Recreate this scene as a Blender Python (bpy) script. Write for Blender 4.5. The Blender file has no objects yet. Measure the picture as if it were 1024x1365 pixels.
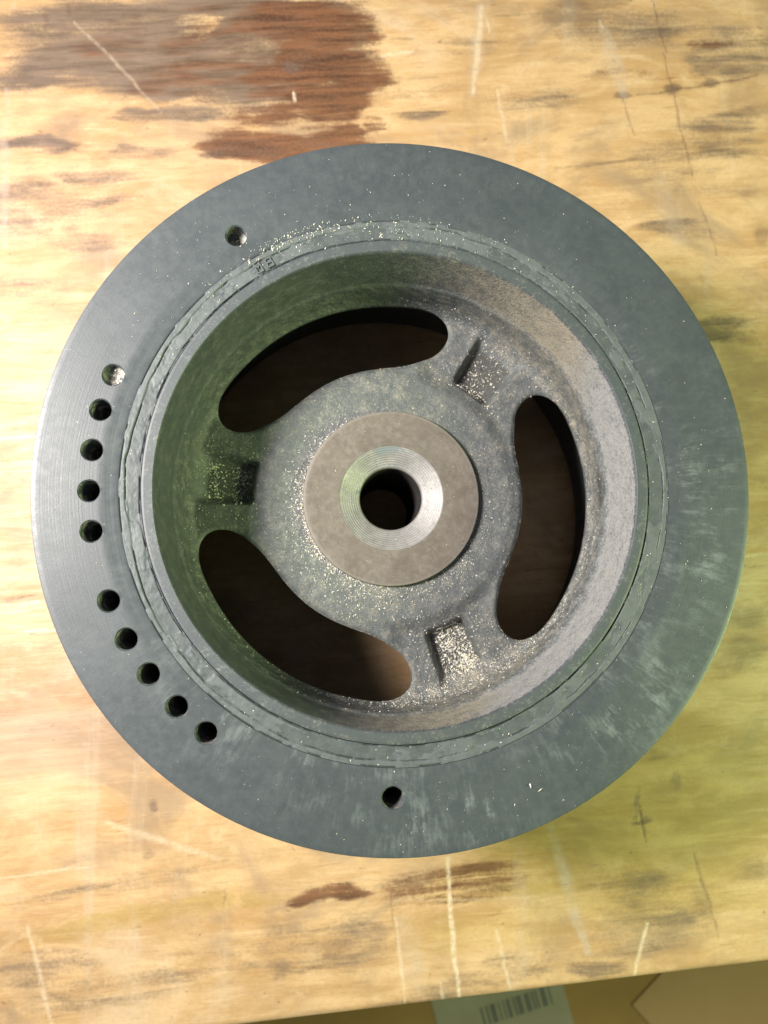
import bpy, bmesh, math, random
import numpy as np
from mathutils import Vector, Matrix
from mathutils.bvhtree import BVHTree

# ------------------------------------------------------------------ scene, camera, light
S = bpy.context.scene
C = S.collection
MM = 0.001
ZT = 75.0                      # the ring's top face lies 75 mm above the bench top, height made up to keep wood under the openings dark (working units: mm, ring top = 0)
def P3(x, y, z): return (x * MM, y * MM, (z + ZT) * MM)

cam = bpy.data.cameras.new('camera')
cam_o = bpy.data.objects.new('camera', cam); C.objects.link(cam_o)
cam.sensor_fit = 'VERTICAL'; cam.sensor_height = 6.653; cam.sensor_width = 4.99; cam.lens = 5.0
cam.clip_start = 0.01; cam.clip_end = 20
cam_o.location = P3(-13.8506, -23.4493, 174.2574)
cam_o.rotation_euler = (Matrix.Rotation(0.097816, 3, 'X') @ Matrix.Rotation(-0.058785, 3, 'Y')).to_euler()
cam.dof.use_dof = True; cam.dof.focus_distance = 0.182; cam.dof.aperture_fstop = 3.4
S.camera = cam_o

W = bpy.data.worlds.new('World'); S.world = W; W.use_nodes = True
W.node_tree.nodes['Background'].inputs[0].default_value = (0.80, 0.90, 1.0, 1)
W.node_tree.nodes['Background'].inputs[1].default_value = 0.13

def area(name, loc, target, size, energy, col, spread=180):
    l = bpy.data.lights.new(name, 'AREA'); l.shape = 'RECTANGLE'; l.size, l.size_y = size
    l.energy = energy; l.color = col
    l.spread = math.radians(spread)
    o = bpy.data.objects.new(name, l); C.objects.link(o); o.location = loc
    o.rotation_euler = (Vector(target) - Vector(loc)).to_track_quat('-Z', 'Y').to_euler()
    return o
area('workshop_lamp', (-0.29, 0.06, 0.345), (-0.05, 0.04, 0.02), (0.10, 0.12), 2.2, (1.0, 0.93, 0.885), 120)
area('green_tinted_lamp', (0.46, -0.13, 0.325), (0, 0, 0.055), (0.16, 0.16), 3.2, (0.78, 1.0, 0.43))

S.view_settings.view_transform = 'Standard'; S.view_settings.look = 'None'
S.view_settings.exposure = 0.0; S.view_settings.gamma = 1.0
S.render.engine = 'CYCLES'

# ------------------------------------------------------------------ helpers
rng = np.random.default_rng(7); random.seed(7)
def vnoise(x, y, seed=0, per=None):
    xi = np.floor(x).astype(np.int64); yi = np.floor(y).astype(np.int64)
    xf = x - xi; yf = y - yi
    x2 = xi + 1
    if per: xi = xi % per; x2 = x2 % per
    def h(a, b):
        n = (a * 374761393 + b * 668265263 + seed * 1442695041) & 0x7fffffff
        n = ((n ^ (n >> 13)) * 1274126177) & 0x7fffffff
        return ((n ^ (n >> 16)) & 0xffff) / 65535.0
    u = xf * xf * (3 - 2 * xf); w = yf * yf * (3 - 2 * yf)
    return (h(xi, yi) * (1 - u) + h(x2, yi) * u) * (1 - w) + (h(xi, yi + 1) * (1 - u) + h(x2, yi + 1) * u) * w
def fbm(x, y, seed=0, octv=4, per=None):
    s = 0; a = 0.5; t = 0
    for k in range(octv):
        s = s + a * vnoise(x * 2 ** k + (0 if per else 17.3 * k), y * 2 ** k - 9.1 * k, seed + k, per * 2 ** k if per else None); t += a; a *= 0.5
    return s / t
def sstep(a, b, x):
    t = np.clip((x - a) / (b - a), 0, 1); return t * t * (3 - 2 * t)

def link(name, me, mat, parent=None, sharp=None):
    o = bpy.data.objects.new(name, me); C.objects.link(o)
    if mat: me.materials.clear(); me.materials.append(mat)
    if parent: o.parent = parent
    if sharp is not None:
        me.polygons.foreach_set('use_smooth', np.ones(len(me.polygons), bool))
        me.set_sharp_from_angle(angle=math.radians(sharp))
    return o
def mesh_np(name, v, faces):
    v = np.asarray(v, float).copy(); v[:, 2] += ZT
    me = bpy.data.meshes.new(name); me.from_pydata((v * MM).tolist(), [], faces if isinstance(faces, list) else faces.tolist())
    me.update(); return me
def revolve(prof, n, zfun=None):
    """closed (r,z) profile loop -> torus-like solid"""
    prof = np.asarray(prof, float); m = len(prof)
    th = np.linspace(0, 2 * np.pi, n, endpoint=False)
    R = prof[:, 0][None, :]; Z = np.repeat(prof[:, 1][None, :], n, 0)
    X = R * np.cos(th)[:, None]; Y = R * np.sin(th)[:, None]
    if zfun is not None: X, Y, Z = zfun(X, Y, Z, np.repeat(R, n, 0), np.repeat(th[:, None], m, 1))
    v = np.stack([X, Y, Z], -1).reshape(-1, 3)
    i = np.arange(n)[:, None]; j = np.arange(m)[None, :]
    a = i * m + j; b = ((i + 1) % n) * m + j; c = ((i + 1) % n) * m + (j + 1) % m; d = i * m + (j + 1) % m
    f = np.stack([a, d, c, b], -1).reshape(-1, 4)
    # profile runs counter-clockwise or clockwise: make faces point out
    area2 = np.sum(prof[:, 0] * np.roll(prof[:, 1], -1) - np.roll(prof[:, 0], -1) * prof[:, 1])
    if area2 < 0: f = f[:, ::-1]
    return v, f
def seglerp(pts, step):
    out = []
    for (a, b) in zip(pts[:-1], pts[1:]):
        a = np.array(a, float); b = np.array(b, float); k = max(1, int(np.ceil(np.linalg.norm(b - a) / step)))
        for t in range(k): out.append(a + (b - a) * t / k)
    out.append(np.array(pts[-1], float)); return [tuple(p) for p in out]
def prism(outline, z0, z1):
    n = len(outline)
    v = [(x, y, z0) for x, y in outline] + [(x, y, z1) for x, y in outline]
    f = [list(range(n))[::-1], list(range(n, 2 * n))] + [[k, (k + 1) % n, n + (k + 1) % n, n + k] for k in range(n)]
    return v, f
def join_vf(parts):
    V = []; F = []
    for v, f in parts:
        o = len(V); V += [tuple(p) for p in v]; F += [[i + o for i in q] for q in f]
    return V, F
def cut(me, cutters):
    """boolean difference of mesh and cutters, returns the new mesh"""
    o = bpy.data.objects.new('work', me); C.objects.link(o); tmp = [o]
    v, f = join_vf(cutters)
    cm = mesh_np('work_cutter', v, f); co = bpy.data.objects.new('work_cutter', cm); C.objects.link(co)
    bm = bmesh.new(); bm.from_mesh(cm); bmesh.ops.recalc_face_normals(bm, faces=bm.faces); bm.to_mesh(cm); bm.free()
    md = o.modifiers.new('b', 'BOOLEAN'); md.operation = 'DIFFERENCE'; md.object = co; md.solver = 'MANIFOLD'
    dg = bpy.context.evaluated_depsgraph_get()
    new = bpy.data.meshes.new_from_object(o.evaluated_get(dg))
    bpy.data.objects.remove(o); bpy.data.objects.remove(co); bpy.data.meshes.remove(cm); bpy.data.meshes.remove(me)
    return new
def coords(me):
    a = np.zeros(len(me.vertices) * 3, np.float32); me.vertices.foreach_get('co', a)
    a = a.reshape(-1, 3).astype(float) / MM; a[:, 2] -= ZT; return a
def attr(me, name, vals):
    at = me.attributes.new(name, 'FLOAT', 'POINT'); at.data.foreach_set('value', np.asarray(vals, np.float32))

# ------------------------------------------------------------------ material helper
class NT:
    def __init__(s, name):
        s.m = bpy.data.materials.new(name); s.m.use_nodes = True; s.t = s.m.node_tree; s.n = s.t.nodes
        s.bsdf = s.n['Principled BSDF']; s.tc = s.n.new('ShaderNodeTexCoord')
    def link(s, a, b): s.t.links.new(a, b)
    def put(s, sock, v):
        if hasattr(v, 'is_linked') or isinstance(v, bpy.types.NodeSocket): s.link(v, sock)
        elif isinstance(v, (tuple, list)) and len(v) == 3 and sock.type == 'RGBA': sock.default_value = (*v, 1)
        else: sock.default_value = v
    def math(s, op, a, b=0.0, c=None, clamp=False):
        n = s.n.new('ShaderNodeMath'); n.operation = op; n.use_clamp = clamp
        s.put(n.inputs[0], a); s.put(n.inputs[1], b)
        if c is not None: s.put(n.inputs[2], c)
        return n.outputs[0]
    def vmath(s, op, a, b=(0, 0, 0)):
        n = s.n.new('ShaderNodeVectorMath'); n.operation = op; s.put(n.inputs[0], a); s.put(n.inputs[1], b)
        return n.outputs['Value'] if op in ('LENGTH', 'DOT_PRODUCT', 'DISTANCE') else n.outputs[0]
    def mapping(s, vec, scale=(1, 1, 1), rot=(0, 0, 0), loc=(0, 0, 0)):
        n = s.n.new('ShaderNodeMapping'); s.link(vec, n.inputs[0]); n.inputs['Scale'].default_value = scale
        n.inputs['Rotation'].default_value = rot; n.inputs['Location'].default_value = loc; return n.outputs[0]
    def noise(s, vec, scale, detail=4, rough=0.55, dist=0.0):
        n = s.n.new('ShaderNodeTexNoise'); s.link(vec, n.inputs['Vector']); n.inputs['Scale'].default_value = scale
        n.inputs['Detail'].default_value = detail; n.inputs['Roughness'].default_value = rough
        n.inputs['Distortion'].default_value = dist; return n.outputs['Fac']
    def ramp(s, f, lo, hi, a=0.0, b=1.0):
        n = s.n.new('ShaderNodeMapRange'); n.interpolation_type = 'SMOOTHSTEP'
        s.put(n.inputs[0], f); n.inputs[1].default_value = lo; n.inputs[2].default_value = hi
        n.inputs[3].default_value = a; n.inputs[4].default_value = b; return n.outputs[0]
    def mix(s, f, a, b, mode='MIX'):
        n = s.n.new('ShaderNodeMix'); n.data_type = 'RGBA'; n.blend_type = mode
        s.put(n.inputs[0], f); s.put(n.inputs[6], a); s.put(n.inputs[7], b); return n.outputs[2]
    def attr(s, name):
        n = s.n.new('ShaderNodeAttribute'); n.attribute_name = name; return n.outputs['Fac']
    def comb(s, x, y, z):
        n = s.n.new('ShaderNodeCombineXYZ'); s.put(n.inputs[0], x); s.put(n.inputs[1], y); s.put(n.inputs[2], z); return n.outputs[0]
    def sep(s, v):
        n = s.n.new('ShaderNodeSeparateXYZ'); s.link(v, n.inputs[0]); return n.outputs
    def bump(s, h, dist, strength=1.0, prev=None):
        n = s.n.new('ShaderNodeBump'); s.put(n.inputs['Height'], h); n.inputs['Distance'].default_value = dist
        n.inputs['Strength'].default_value = strength
        if prev is not None: s.link(prev, n.inputs['Normal'])
        return n.outputs[0]
    def out(s, col, rough, normal=None, metal=0.0, spec=0.5):
        s.put(s.bsdf.inputs['Base Color'], col); s.put(s.bsdf.inputs['Roughness'], rough)
        s.put(s.bsdf.inputs['Metallic'], metal); s.bsdf.inputs['Specular IOR Level'].default_value = spec
        if normal is not None: s.link(normal, s.bsdf.inputs['Normal'])
        return s.m
def simple(name, base, dark, scale, rough=0.7, stretch=(1, 1, 1)):
    t = NT(name); P = t.tc.outputs['Object']
    n = t.noise(t.mapping(P, stretch), scale, 5, 0.6); n2 = t.noise(P, scale * 9, 3, 0.6)
    col = t.mix(t.ramp(n, 0.3, 0.7), dark, base); col = t.mix(t.ramp(n2, 0.5, 0.8, 0, 0.3), col, dark)
    return t.out(col, rough, t.bump(n2, 0.0004, 0.5), spec=0.3)

# ------------------------------------------------------------------ workbench top
# stain fields (ochre also paints olive light), in mm on the bench top: x, y, half length, half width, turn (deg), strength
BLOBS = [
    ('grey', -77.8, 155.2, 47.61, 13.03, 3, 0.85),
    ('grey', -52.8, 171.2, 43.36, 11.48, 3, 0.80),
    ('grey', -107.5, 150.1, 32.07, 5.92, 6, 0.70),
    ('grey', -73.8, 145.0, 11.25, 4.50, 3, 0.80),
    ('grey', -16.9, 163.0, 15.51, 23.26, 3, 0.60),
    ('grey', -111.5, 124.1, 17.06, 3.17, 3, 0.55),
    ('grey', -115.5, 102.3, 21.71, 10.86, 3, 0.42),
    ('grey', -94.0, 113.3, 14.68, 3.67, 3, 0.40),
    ('grey', -100.6, 91.1, 14.51, 4.84, 3, 0.35),
    ('rust', -20.7, 154.5, 16.98, 27.01, 3, 0.80),
    ('rust', -39.6, 125.2, 21.43, 6.56, 3, 0.90),
    ('rust', -11.2, 138.5, 9.76, 14.12, 3, 0.75),
    ('rust', -9.1, 168.8, 8.32, 13.00, 3, 0.55),
    ('rust', -60.4, 165.4, 10.14, 4.56, 3, 0.45),
    ('grey', -123.1, 171.1, 9.88, 6.17, 3, -0.80),
    ('grey', -61.7, 167.8, 6.60, 3.55, 3, -0.90),
    ('rust', -61.7, 167.8, 6.60, 3.55, 3, -0.90),
    ('grey', -55.0, 142.4, 12.60, 1.76, 3, -0.60),
    ('rust', -47.4, 144.9, 8.86, 1.27, 3, -0.60),
    ('dark', -29.7, 154.2, 3.84, 2.31, 3, 1.00),
    ('dark', -41.1, 146.2, 2.03, 1.52, 3, 0.70),
    ('dark', -56.7, 122.8, 5.50, 2.25, 3, 0.60),
    ('dark', -112.6, 168.0, 1.49, 4.96, 3, 0.60),
    ('dark', -105.1, 172.7, 1.25, 2.99, 3, 0.70),
    ('dark', 67.8, 178.1, 16.20, 7.02, 3, 0.75),
    ('dark', 82.0, 182.1, 10.89, 4.35, 3, 0.60),
    ('dark', 67.3, 161.1, 12.88, 2.15, 3, 0.50),
    ('dark', 62.7, 168.8, 2.69, 5.37, -17, 0.35),
    ('dark', 103.3, 151.1, 4.35, 2.17, 3, 0.95),
    ('dark', 85.1, 148.0, 3.77, 1.61, 3, 0.90),
    ('dark', 117.3, 153.9, 4.38, 1.92, 3, 0.80),
    ('grey', 130.0, 165.7, 22.11, 11.05, 11, 0.45),
    ('dark', 133.7, 158.7, 13.80, 3.31, 11, 0.45),
    ('dark', 56.3, 128.0, 5.80, 2.64, 3, 0.45),
    ('dark', 79.9, 123.5, 15.97, 1.60, 9, 0.45),
    ('dark', 127.4, 143.5, 15.06, 1.92, 11, 0.50),
    ('dark', 120.5, 114.4, 10.80, 3.24, -17, 0.30),
    ('dark', 133.4, 97.5, 3.78, 4.32, 3, 0.60),
    ('grey', 116.6, 63.7, 15.87, 4.76, 3, 0.50),
    ('grey', 14.2, 147.5, 15.64, 2.09, 3, 0.30),
    ('grey', 103.4, 122.8, 21.51, 16.13, 3, 0.25),
    ('grey', 105.1, 99.6, 16.00, 3.73, 3, 0.40),
    ('dark', 5.2, 166.0, 6.53, 1.05, 3, 0.40),
    ('dark', 12.9, 152.2, 9.13, 1.04, 3, 0.50),
    ('dark', 6.9, 144.5, 5.71, 1.30, 3, 0.50),
    ('dark', -110.6, -26.3, 9.19, 1.15, 6, 0.40),
    ('dark', 123.3, -33.8, 10.23, 3.58, 8, 0.60),
    ('dark', 117.6, -45.5, 8.64, 7.62, 3, 0.55),
    ('dark', 124.4, 11.8, 10.42, 2.60, 3, 0.35),
    ('dark', 82.7, -98.6, 3.92, 1.47, 9, 0.95),
    ('dark', 81.5, -92.5, 1.23, 7.36, -9, 0.60),
    ('dark', 94.3, -85.8, 1.98, 4.45, 3, 0.65),
    ('dark', 89.7, -77.5, 5.45, 2.48, 3, 0.50),
    ('dark', 120.6, -114.3, 7.93, 5.45, 13, 0.60),
    ('dark', 101.7, -123.5, 2.94, 8.32, 21, 0.50),
    ('dark', 89.9, -129.9, 10.92, 4.37, 3, 0.40),
    ('dark', 81.2, -135.6, 7.23, 1.93, 3, 0.30),
    ('dark', 110.0, -94.3, 9.94, 1.99, 8, 0.35),
    ('dark', 60.8, -97.6, 3.39, 1.21, 3, 0.40),
    ('dark', 119.4, -81.6, 7.52, 5.01, 3, 0.30),
    ('ochre', 84.0, -97.2, 58.83, 36.77, 3, 0.75),  # yellowish stain that also paints in green light and the pulley's shadow
    ('ochre', 32.5, -130.0, 33.06, 9.45, 3, 0.50),
    ('ochre', 68.7, -116.4, 33.82, 5.31, 7, 0.70),
    ('ochre', -71.3, -122.5, 49.57, 4.51, 7, 0.60),
    ('rust', -17.7, -118.5, 11.58, 3.24, 6, 0.70),
    ('rust', 20.9, -116.2, 25.98, 6.61, 6, 0.42),
    ('rust', 2.1, -120.2, 7.01, 4.67, 3, 0.40),
    ('grey', -32.6, -133.5, 16.00, 6.86, 3, 0.30),
    ('grey', -7.3, -128.8, 8.34, 6.95, 3, 0.33),
    ('grey', -59.7, -138.1, 29.27, 5.63, 7, 0.30),
    ('grey', -102.0, -136.7, 17.65, 6.62, 3, 0.40),
    ('grey', 91.6, -148.7, 31.34, 3.86, 10, 0.50),
    ('grey', 65.4, -142.2, 11.94, 4.30, 3, 0.40),
    ('dark', -70.9, -90.6, 2.28, 2.05, 3, 0.75),
    ('dark', -72.4, -104.8, 2.27, 1.36, 3, 0.60),
    ('dark', -48.7, -117.6, 0.68, 3.65, 3, 0.50),
    ('dark', -31.8, -141.6, 2.73, 2.05, 3, 0.60),
    ('dark', -25.4, -140.7, 1.60, 1.37, 3, 0.70),
    ('dark', -48.4, -143.2, 4.52, 2.03, 3, 0.35),
    ('dark', -21.1, -151.9, 9.12, 2.05, 8, 0.45),
    ('dark', -51.2, -107.2, 5.49, 1.14, 3, 0.40),
    ('dark', -104.9, -56.9, 6.83, 1.14, 3, 0.25),
    ('dark', -112.1, -103.8, 8.90, 1.11, 7, 0.25),
    ('pale', -108.8, -75.0, 27.06, 20.30, 3, 0.50),
    ('pale', -108.8, 50.4, 21.34, 21.34, 3, 0.40),
    ('pale', 26.9, 126.0, 31.21, 15.60, 3, 0.30),
    ('pale', -112.8, -29.6, 13.76, 1.38, 6, 0.60),
    ('pale', -110.2, -37.5, 13.73, 0.92, 6, 0.60),
    ('grey', -90.6, 165.6, 37.52, 12.51, 3, 0.75),
    ('grey', -45.0, 153.7, 30.51, 17.80, 3, 0.80),
    ('grey', -69.9, 136.6, 22.48, 3.50, 3, 0.60),
    ('rust', -27.2, 170.9, 23.22, 10.32, 3, 0.60),
    ('rust', -42.3, 137.5, 17.71, 5.06, 3, 0.60),
    ('rust', -16.8, 127.5, 15.30, 7.65, 3, 0.70),
    ('rust', -3.9, 152.4, 6.73, 4.66, 3, 0.60),
    ('rust', -1.4, 134.7, 5.67, 3.61, 3, 0.55),
    ('rust', -45.0, 159.1, 12.74, 10.19, 3, 0.45),
    ('grey', 92.0, 172.8, 32.69, 8.17, 3, 0.35),
    ('grey', 50.9, 146.0, 21.19, 5.30, 3, 0.30),
    ('grey', 122.9, 134.4, 19.06, 10.89, 3, 0.35),
    ('grey', -119.3, 75.4, 19.06, 3.81, 3, 0.35),
    ('grey', -98.6, 104.1, 21.90, 2.43, 3, 0.45),
    ('grey', -82.0, 121.6, 17.28, 1.98, 3, 0.45),
    ('grey', 20.4, -147.3, 37.31, 4.20, 9, 0.30),
    ('grey', -82.8, -113.4, 35.98, 2.25, 7, 0.30),
    ('grey', 80.7, -117.9, 19.42, 7.28, 3, 0.30),
    ('grey', 44.0, -141.5, 11.82, 4.73, 3, 0.35),
    ('rust', -52.7, 161.6, 22.87, 15.25, 3, 0.38),
    ('rust', -65.1, 147.5, 30.16, 10.05, 3, 0.30),
    ('rust', -6.5, 159.2, 7.78, 18.15, 3, 0.45),
    ('rust', -90.5, 160.1, 14.98, 7.49, 3, 0.28),
    ('dark', -34.9, 167.8, 15.41, 7.70, 3, 0.30),
    ('dark', -21.9, 127.3, 12.72, 3.56, 3, 0.40),
    ('dark', -70.4, 160.9, 15.12, 7.56, 3, 0.25),
    ('grey', 30.1, 164.7, 15.85, 3.70, 3, 0.30),
    ('grey', 14.1, 139.3, 10.39, 2.60, 3, 0.32),
    ('rust', 121.8, 168.2, 16.54, 3.31, 9, 0.30),
    ('rust', 91.3, 155.8, 24.36, 2.71, 3, 0.25),
    ('ochre', 30.4, -116.5, 28.46, 7.12, 3, 0.50),
    ('rust', -37.3, 148.5, 12.73, 7.64, 3, 0.60),
    ('rust', -41.3, 170.3, 15.38, 5.64, 3, 0.55),
    ('dark', -27.2, 162.6, 18.01, 12.86, 3, 0.28),
    ('grey', -21.1, -135.0, 29.86, 10.34, 6, 0.26),
    ('grey', -86.3, -143.6, 33.26, 6.65, 7, 0.25),
    ('grey', 82.6, -131.5, 29.00, 9.67, 8, 0.28),
    ('dark', -44.6, 122.6, 15.08, 2.51, 3, 0.45),
]
# scratches and smears: x0, y0, x1, y1, half width (mm), strength, sort
SEGS = [
    (20.3, -107.9, 23.2, -151.8, 1.07, 0.90, 'white'),
    (3.7, -125.8, 6.7, -151.2, 0.82, 0.55, 'white'),
    (17.9, -145.0, 18.5, -151.6, 0.70, 0.50, 'white'),
    (34.8, -130.1, 38.9, -147.5, 0.83, 0.60, 'white'),
    (83.2, -129.3, 78.7, -145.3, 0.97, 0.75, 'white'),
    (-107.8, -124.7, -99.7, -152.7, 0.99, 0.50, 'white'),
    (-84.4, -94.6, -50.7, -106.7, 1.36, 0.40, 'white'),
    (-119.7, -28.1, -106.5, -27.1, 0.91, 0.80, 'white'),
    (-118.7, -30.7, -110.5, -29.8, 0.69, 0.60, 'white'),
    (-112.5, -36.8, -102.9, -35.7, 0.80, 0.80, 'white'),
    (112.8, -14.2, 129.3, -13.0, 0.90, 0.60, 'white'),
    (107.2, -24.1, 128.7, -23.2, 0.76, 0.40, 'white'),
    (36.2, 179.0, 33.0, 146.8, 1.60, 0.50, 'white'),
    (37.7, 174.6, 39.0, 169.3, 0.67, 0.50, 'white'),
    (41.5, 148.5, 43.9, 129.3, 0.79, 0.40, 'white'),
    (11.4, -120.5, 49.3, -120.6, 0.59, 0.30, 'white'),
    (-103.2, 167.8, -73.6, 136.5, 0.62, 0.35, 'white'),
    (-29.4, 145.5, -28.6, 142.2, 0.77, 1.00, 'white'),
    (1.3, 159.8, 11.7, 161.3, 1.17, 0.60, 'white'),
    (78.0, 176.2, 79.0, 173.4, 0.54, 0.70, 'white'),
    (-116.3, -110.3, -87.4, -107.1, 0.55, 0.40, 'white'),
    (98.2, 184.5, 102.5, 164.7, 0.55, 0.70, 'dark'),
    (101.4, 164.6, 109.1, 118.8, 0.55, 0.60, 'dark'),
    (111.4, 109.8, 116.9, 90.4, 0.54, 0.50, 'dark'),
    (85.1, 148.3, 89.1, 133.4, 0.54, 0.50, 'dark'),
    (91.0, 148.5, 106.0, 151.2, 0.67, 0.70, 'dark'),
    (104.6, 151.2, 135.0, 156.8, 0.68, 0.75, 'dark'),
    (38.3, 175.2, 57.0, 177.6, 0.53, 0.55, 'dark'),
    (60.8, 120.2, 98.1, 124.8, 0.66, 0.50, 'dark'),
    (82.1, -93.7, 83.7, -104.6, 0.74, 0.70, 'dark'),
    (99.4, -109.2, 104.1, -128.8, 0.98, 0.50, 'dark'),
    (104.6, -128.8, 106.3, -134.5, 0.73, 0.40, 'dark'),
    (-119.8, -26.3, -108.4, -25.2, 0.69, 0.60, 'dark'),
    (-119.8, -27.4, -113.8, -26.8, 0.46, 0.60, 'dark'),
    (47.0, -17.6, 129.1, -16.5, 0.50, 0.50, 'dark'),
    (2.1, -118.0, 4.3, -133.6, 0.58, 0.35, 'dark'),
    (53.5, -100.0, 63.6, -137.7, 2.66, 0.60, 'smear'),
    (79.7, 172.3, 86.2, 147.7, 4.06, 0.45, 'smear'),
    (35.7, 179.0, 33.0, 146.8, 3.46, 0.40, 'smear'),
    (-124.9, 142.8, -123.1, 88.0, 1.95, 0.40, 'smear'),
    (97.8, 117.1, 103.4, 92.8, 5.35, 0.25, 'smear'),
    (6.7, -127.0, 11.1, -149.2, 4.67, 0.30, 'smear'),
    (42.5, -105.5, 43.8, -152.5, 3.59, 0.20, 'smear'),
]
GRAIN = math.radians(4.0)

def wood_material():
    t = NT('worn_bench_wood'); P = t.tc.outputs['Object']
    G = t.mapping(P, rot=(0, 0, -GRAIN))
    # slow drift of the grain lines
    warp = t.noise(t.mapping(G, (6, 25, 1)), 1.0, 2)
    wv = t.vmath('ADD', G, t.comb(0.0, t.math('MULTIPLY', t.math('SUBTRACT', warp, 0.5), 0.010), 0.0))
    g1 = t.noise(t.mapping(wv, (42, 430, 1)), 1.0, 6, 0.66, 0.4)
    g2 = t.noise(t.mapping(wv, (150, 1900, 1)), 1.0, 4, 0.65)
    g3 = t.noise(t.mapping(wv, (20, 120, 1)), 1.0, 6, 0.68, 0.5)
    blot = t.noise(t.mapping(P, (50, 85, 1)), 1.0, 7, 0.68, 0.6)
    fine = t.noise(P, 900, 3, 0.6)
    soft = t.noise(t.mapping(wv, (30, 95, 1)), 1.0, 7, 0.68, 0.5); film = t.noise(t.mapping(P, (13, 26, 1), loc=(4, 1, 0)), 1.0, 8, 0.68, 0.4)
    col = t.mix(t.ramp(soft, 0.36, 0.64), (0.53, 0.345, 0.17), (0.70, 0.50, 0.285))
    col = t.mix(t.ramp(g1, 0.53, 0.68, 0, 0.5), col, (0.45, 0.27, 0.12))
    col = t.mix(t.ramp(g1, 0.46, 0.32, 0, 0.4), col, (0.80, 0.62, 0.40))
    col = t.mix(t.ramp(g3, 0.52, 0.68, 0, 0.5), col, (0.50, 0.29, 0.11))
    col = t.mix(t.ramp(g2, 0.56, 0.70, 0, 0.35), col, (0.36, 0.22, 0.115))
    col = t.mix(t.ramp(film, 0.52, 0.68, 0, 0.6), col, (0.39, 0.27, 0.165))
    col = t.mix(t.ramp(film, 0.46, 0.34, 0, 0.4), col, (0.76, 0.56, 0.33))
    col = t.mix(t.ramp(blot, 0.54, 0.72, 0, 0.5), col, (0.36, 0.24, 0.14))
    col = t.mix(t.ramp(blot, 0.44, 0.30, 0, 0.4), col, (0.80, 0.63, 0.42))
    haze = t.noise(t.mapping(P, (17, 21, 1), loc=(7, 7, 0)), 1.0, 6, 0.62, 0.8)
    col = t.mix(t.ramp(haze, 0.48, 0.66, 0, 0.65), col, (0.31, 0.23, 0.165))
    col = t.mix(t.ramp(haze, 0.46, 0.32, 0, 0.40), col, (0.72, 0.60, 0.45))
    vert = t.noise(t.mapping(P, (130, 12, 1), rot=(0, 0, 0.12)), 1.0, 4, 0.6)
    col = t.mix(t.ramp(vert, 0.56, 0.72, 0, 0.30), col, (0.66, 0.57, 0.46))
    # stains soak along the grain: the field is broken up by the streaks
    g4 = t.noise(t.mapping(wv, (17, 300, 1), loc=(2, 3, 0)), 1.0, 5, 0.62, 0.3)
    br = t.math('ADD', t.math('MULTIPLY', t.math('SUBTRACT', g4, 0.5), 1.3), t.math('MULTIPLY', t.math('SUBTRACT', g3, 0.5), 1.2))
    br = t.math('ADD', br, t.math('ADD', t.math('MULTIPLY', t.math('SUBTRACT', blot, 0.5), 1.1), t.math('MULTIPLY', t.math('SUBTRACT', fine, 0.5), 0.5)))
    def field(name, k=1.0, lo=0.16, hi=0.80):
        return t.ramp(t.math('ADD', t.attr(name), t.math('MULTIPLY', br, t.math('MULTIPLY', t.ramp(t.attr(name), 0.0, 0.3), k))), lo, hi)
    grey = field('grey', 0.75, 0.08, 0.72); rust = field('rust', 0.95, 0.12, 0.68); dark = field('dark', 0.6, 0.12, 1.15); pale = field('pale', 0.6)
    ochre = field('ochre', 0.5)
    col = t.mix(t.math('MULTIPLY', ochre, 0.6), col, t.mix(t.ramp(soft, 0.36, 0.64), (0.36, 0.25, 0.055), (0.53, 0.385, 0.11)))  # ochre tint, at lower right also the painted olive light
    col = t.mix(t.math('MULTIPLY', grey, 0.92), col, t.mix(t.ramp(g1, 0.35, 0.65), (0.105, 0.078, 0.066), (0.19, 0.145, 0.12)))
    col = t.mix(t.math('MULTIPLY', rust, 0.94), col, t.mix(t.ramp(g1, 0.35, 0.65), (0.085, 0.034, 0.018), (0.20, 0.082, 0.036)))
    col = t.mix(t.math('MULTIPLY', dark, 0.8), col, t.mix(t.ramp(blot, 0.3, 0.7), (0.10, 0.065, 0.05), (0.14, 0.095, 0.08)))
    col = t.mix(t.math('MULTIPLY', pale, 0.5), col, (0.78, 0.64, 0.46))
    # scratches
    tot = {k: t.attr('scratch_' + k) for k in ('white', 'dark', 'smear')}
    sc_noise = t.ramp(t.noise(P, 420, 4, 0.7), 0.30, 0.62, 0.25, 1.0)
    white = t.math('MULTIPLY', tot['white'], sc_noise); line = t.math('MULTIPLY', tot['dark'], sc_noise)
    smear = t.math('MULTIPLY', tot['smear'], t.ramp(t.noise(P, 160, 4, 0.65), 0.3, 0.65, 0.2, 1.0))
    col = t.mix(smear, col, (0.56, 0.50, 0.44))
    col = t.mix(line, col, (0.13, 0.085, 0.06))
    col = t.mix(white, col, (0.84, 0.74, 0.58))
    # random fine nicks and dirt specks
    fl = t.ramp(t.noise(t.mapping(wv, (95, 800, 1), loc=(5, 2, 0)), 1.0, 4, 0.7), 0.60, 0.70)
    flm = t.ramp(t.noise(t.mapping(P, loc=(8, 3, 0)), 22, 4, 0.6), 0.45, 0.60)
    col = t.mix(t.math('MULTIPLY', t.math('MULTIPLY', fl, flm), 0.4), col, (0.22, 0.13, 0.07))
    pit = t.ramp(t.noise(t.mapping(P, (260, 340, 1), loc=(1, 9, 0)), 1.0, 2, 0.5), 0.70, 0.78)
    col = t.mix(t.math('MULTIPLY', pit, 0.5), col, (0.16, 0.10, 0.065))
    sp = t.ramp(t.noise(t.mapping(P, (170, 330, 1)), 1.0, 3, 0.7), 0.70, 0.80)
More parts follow.
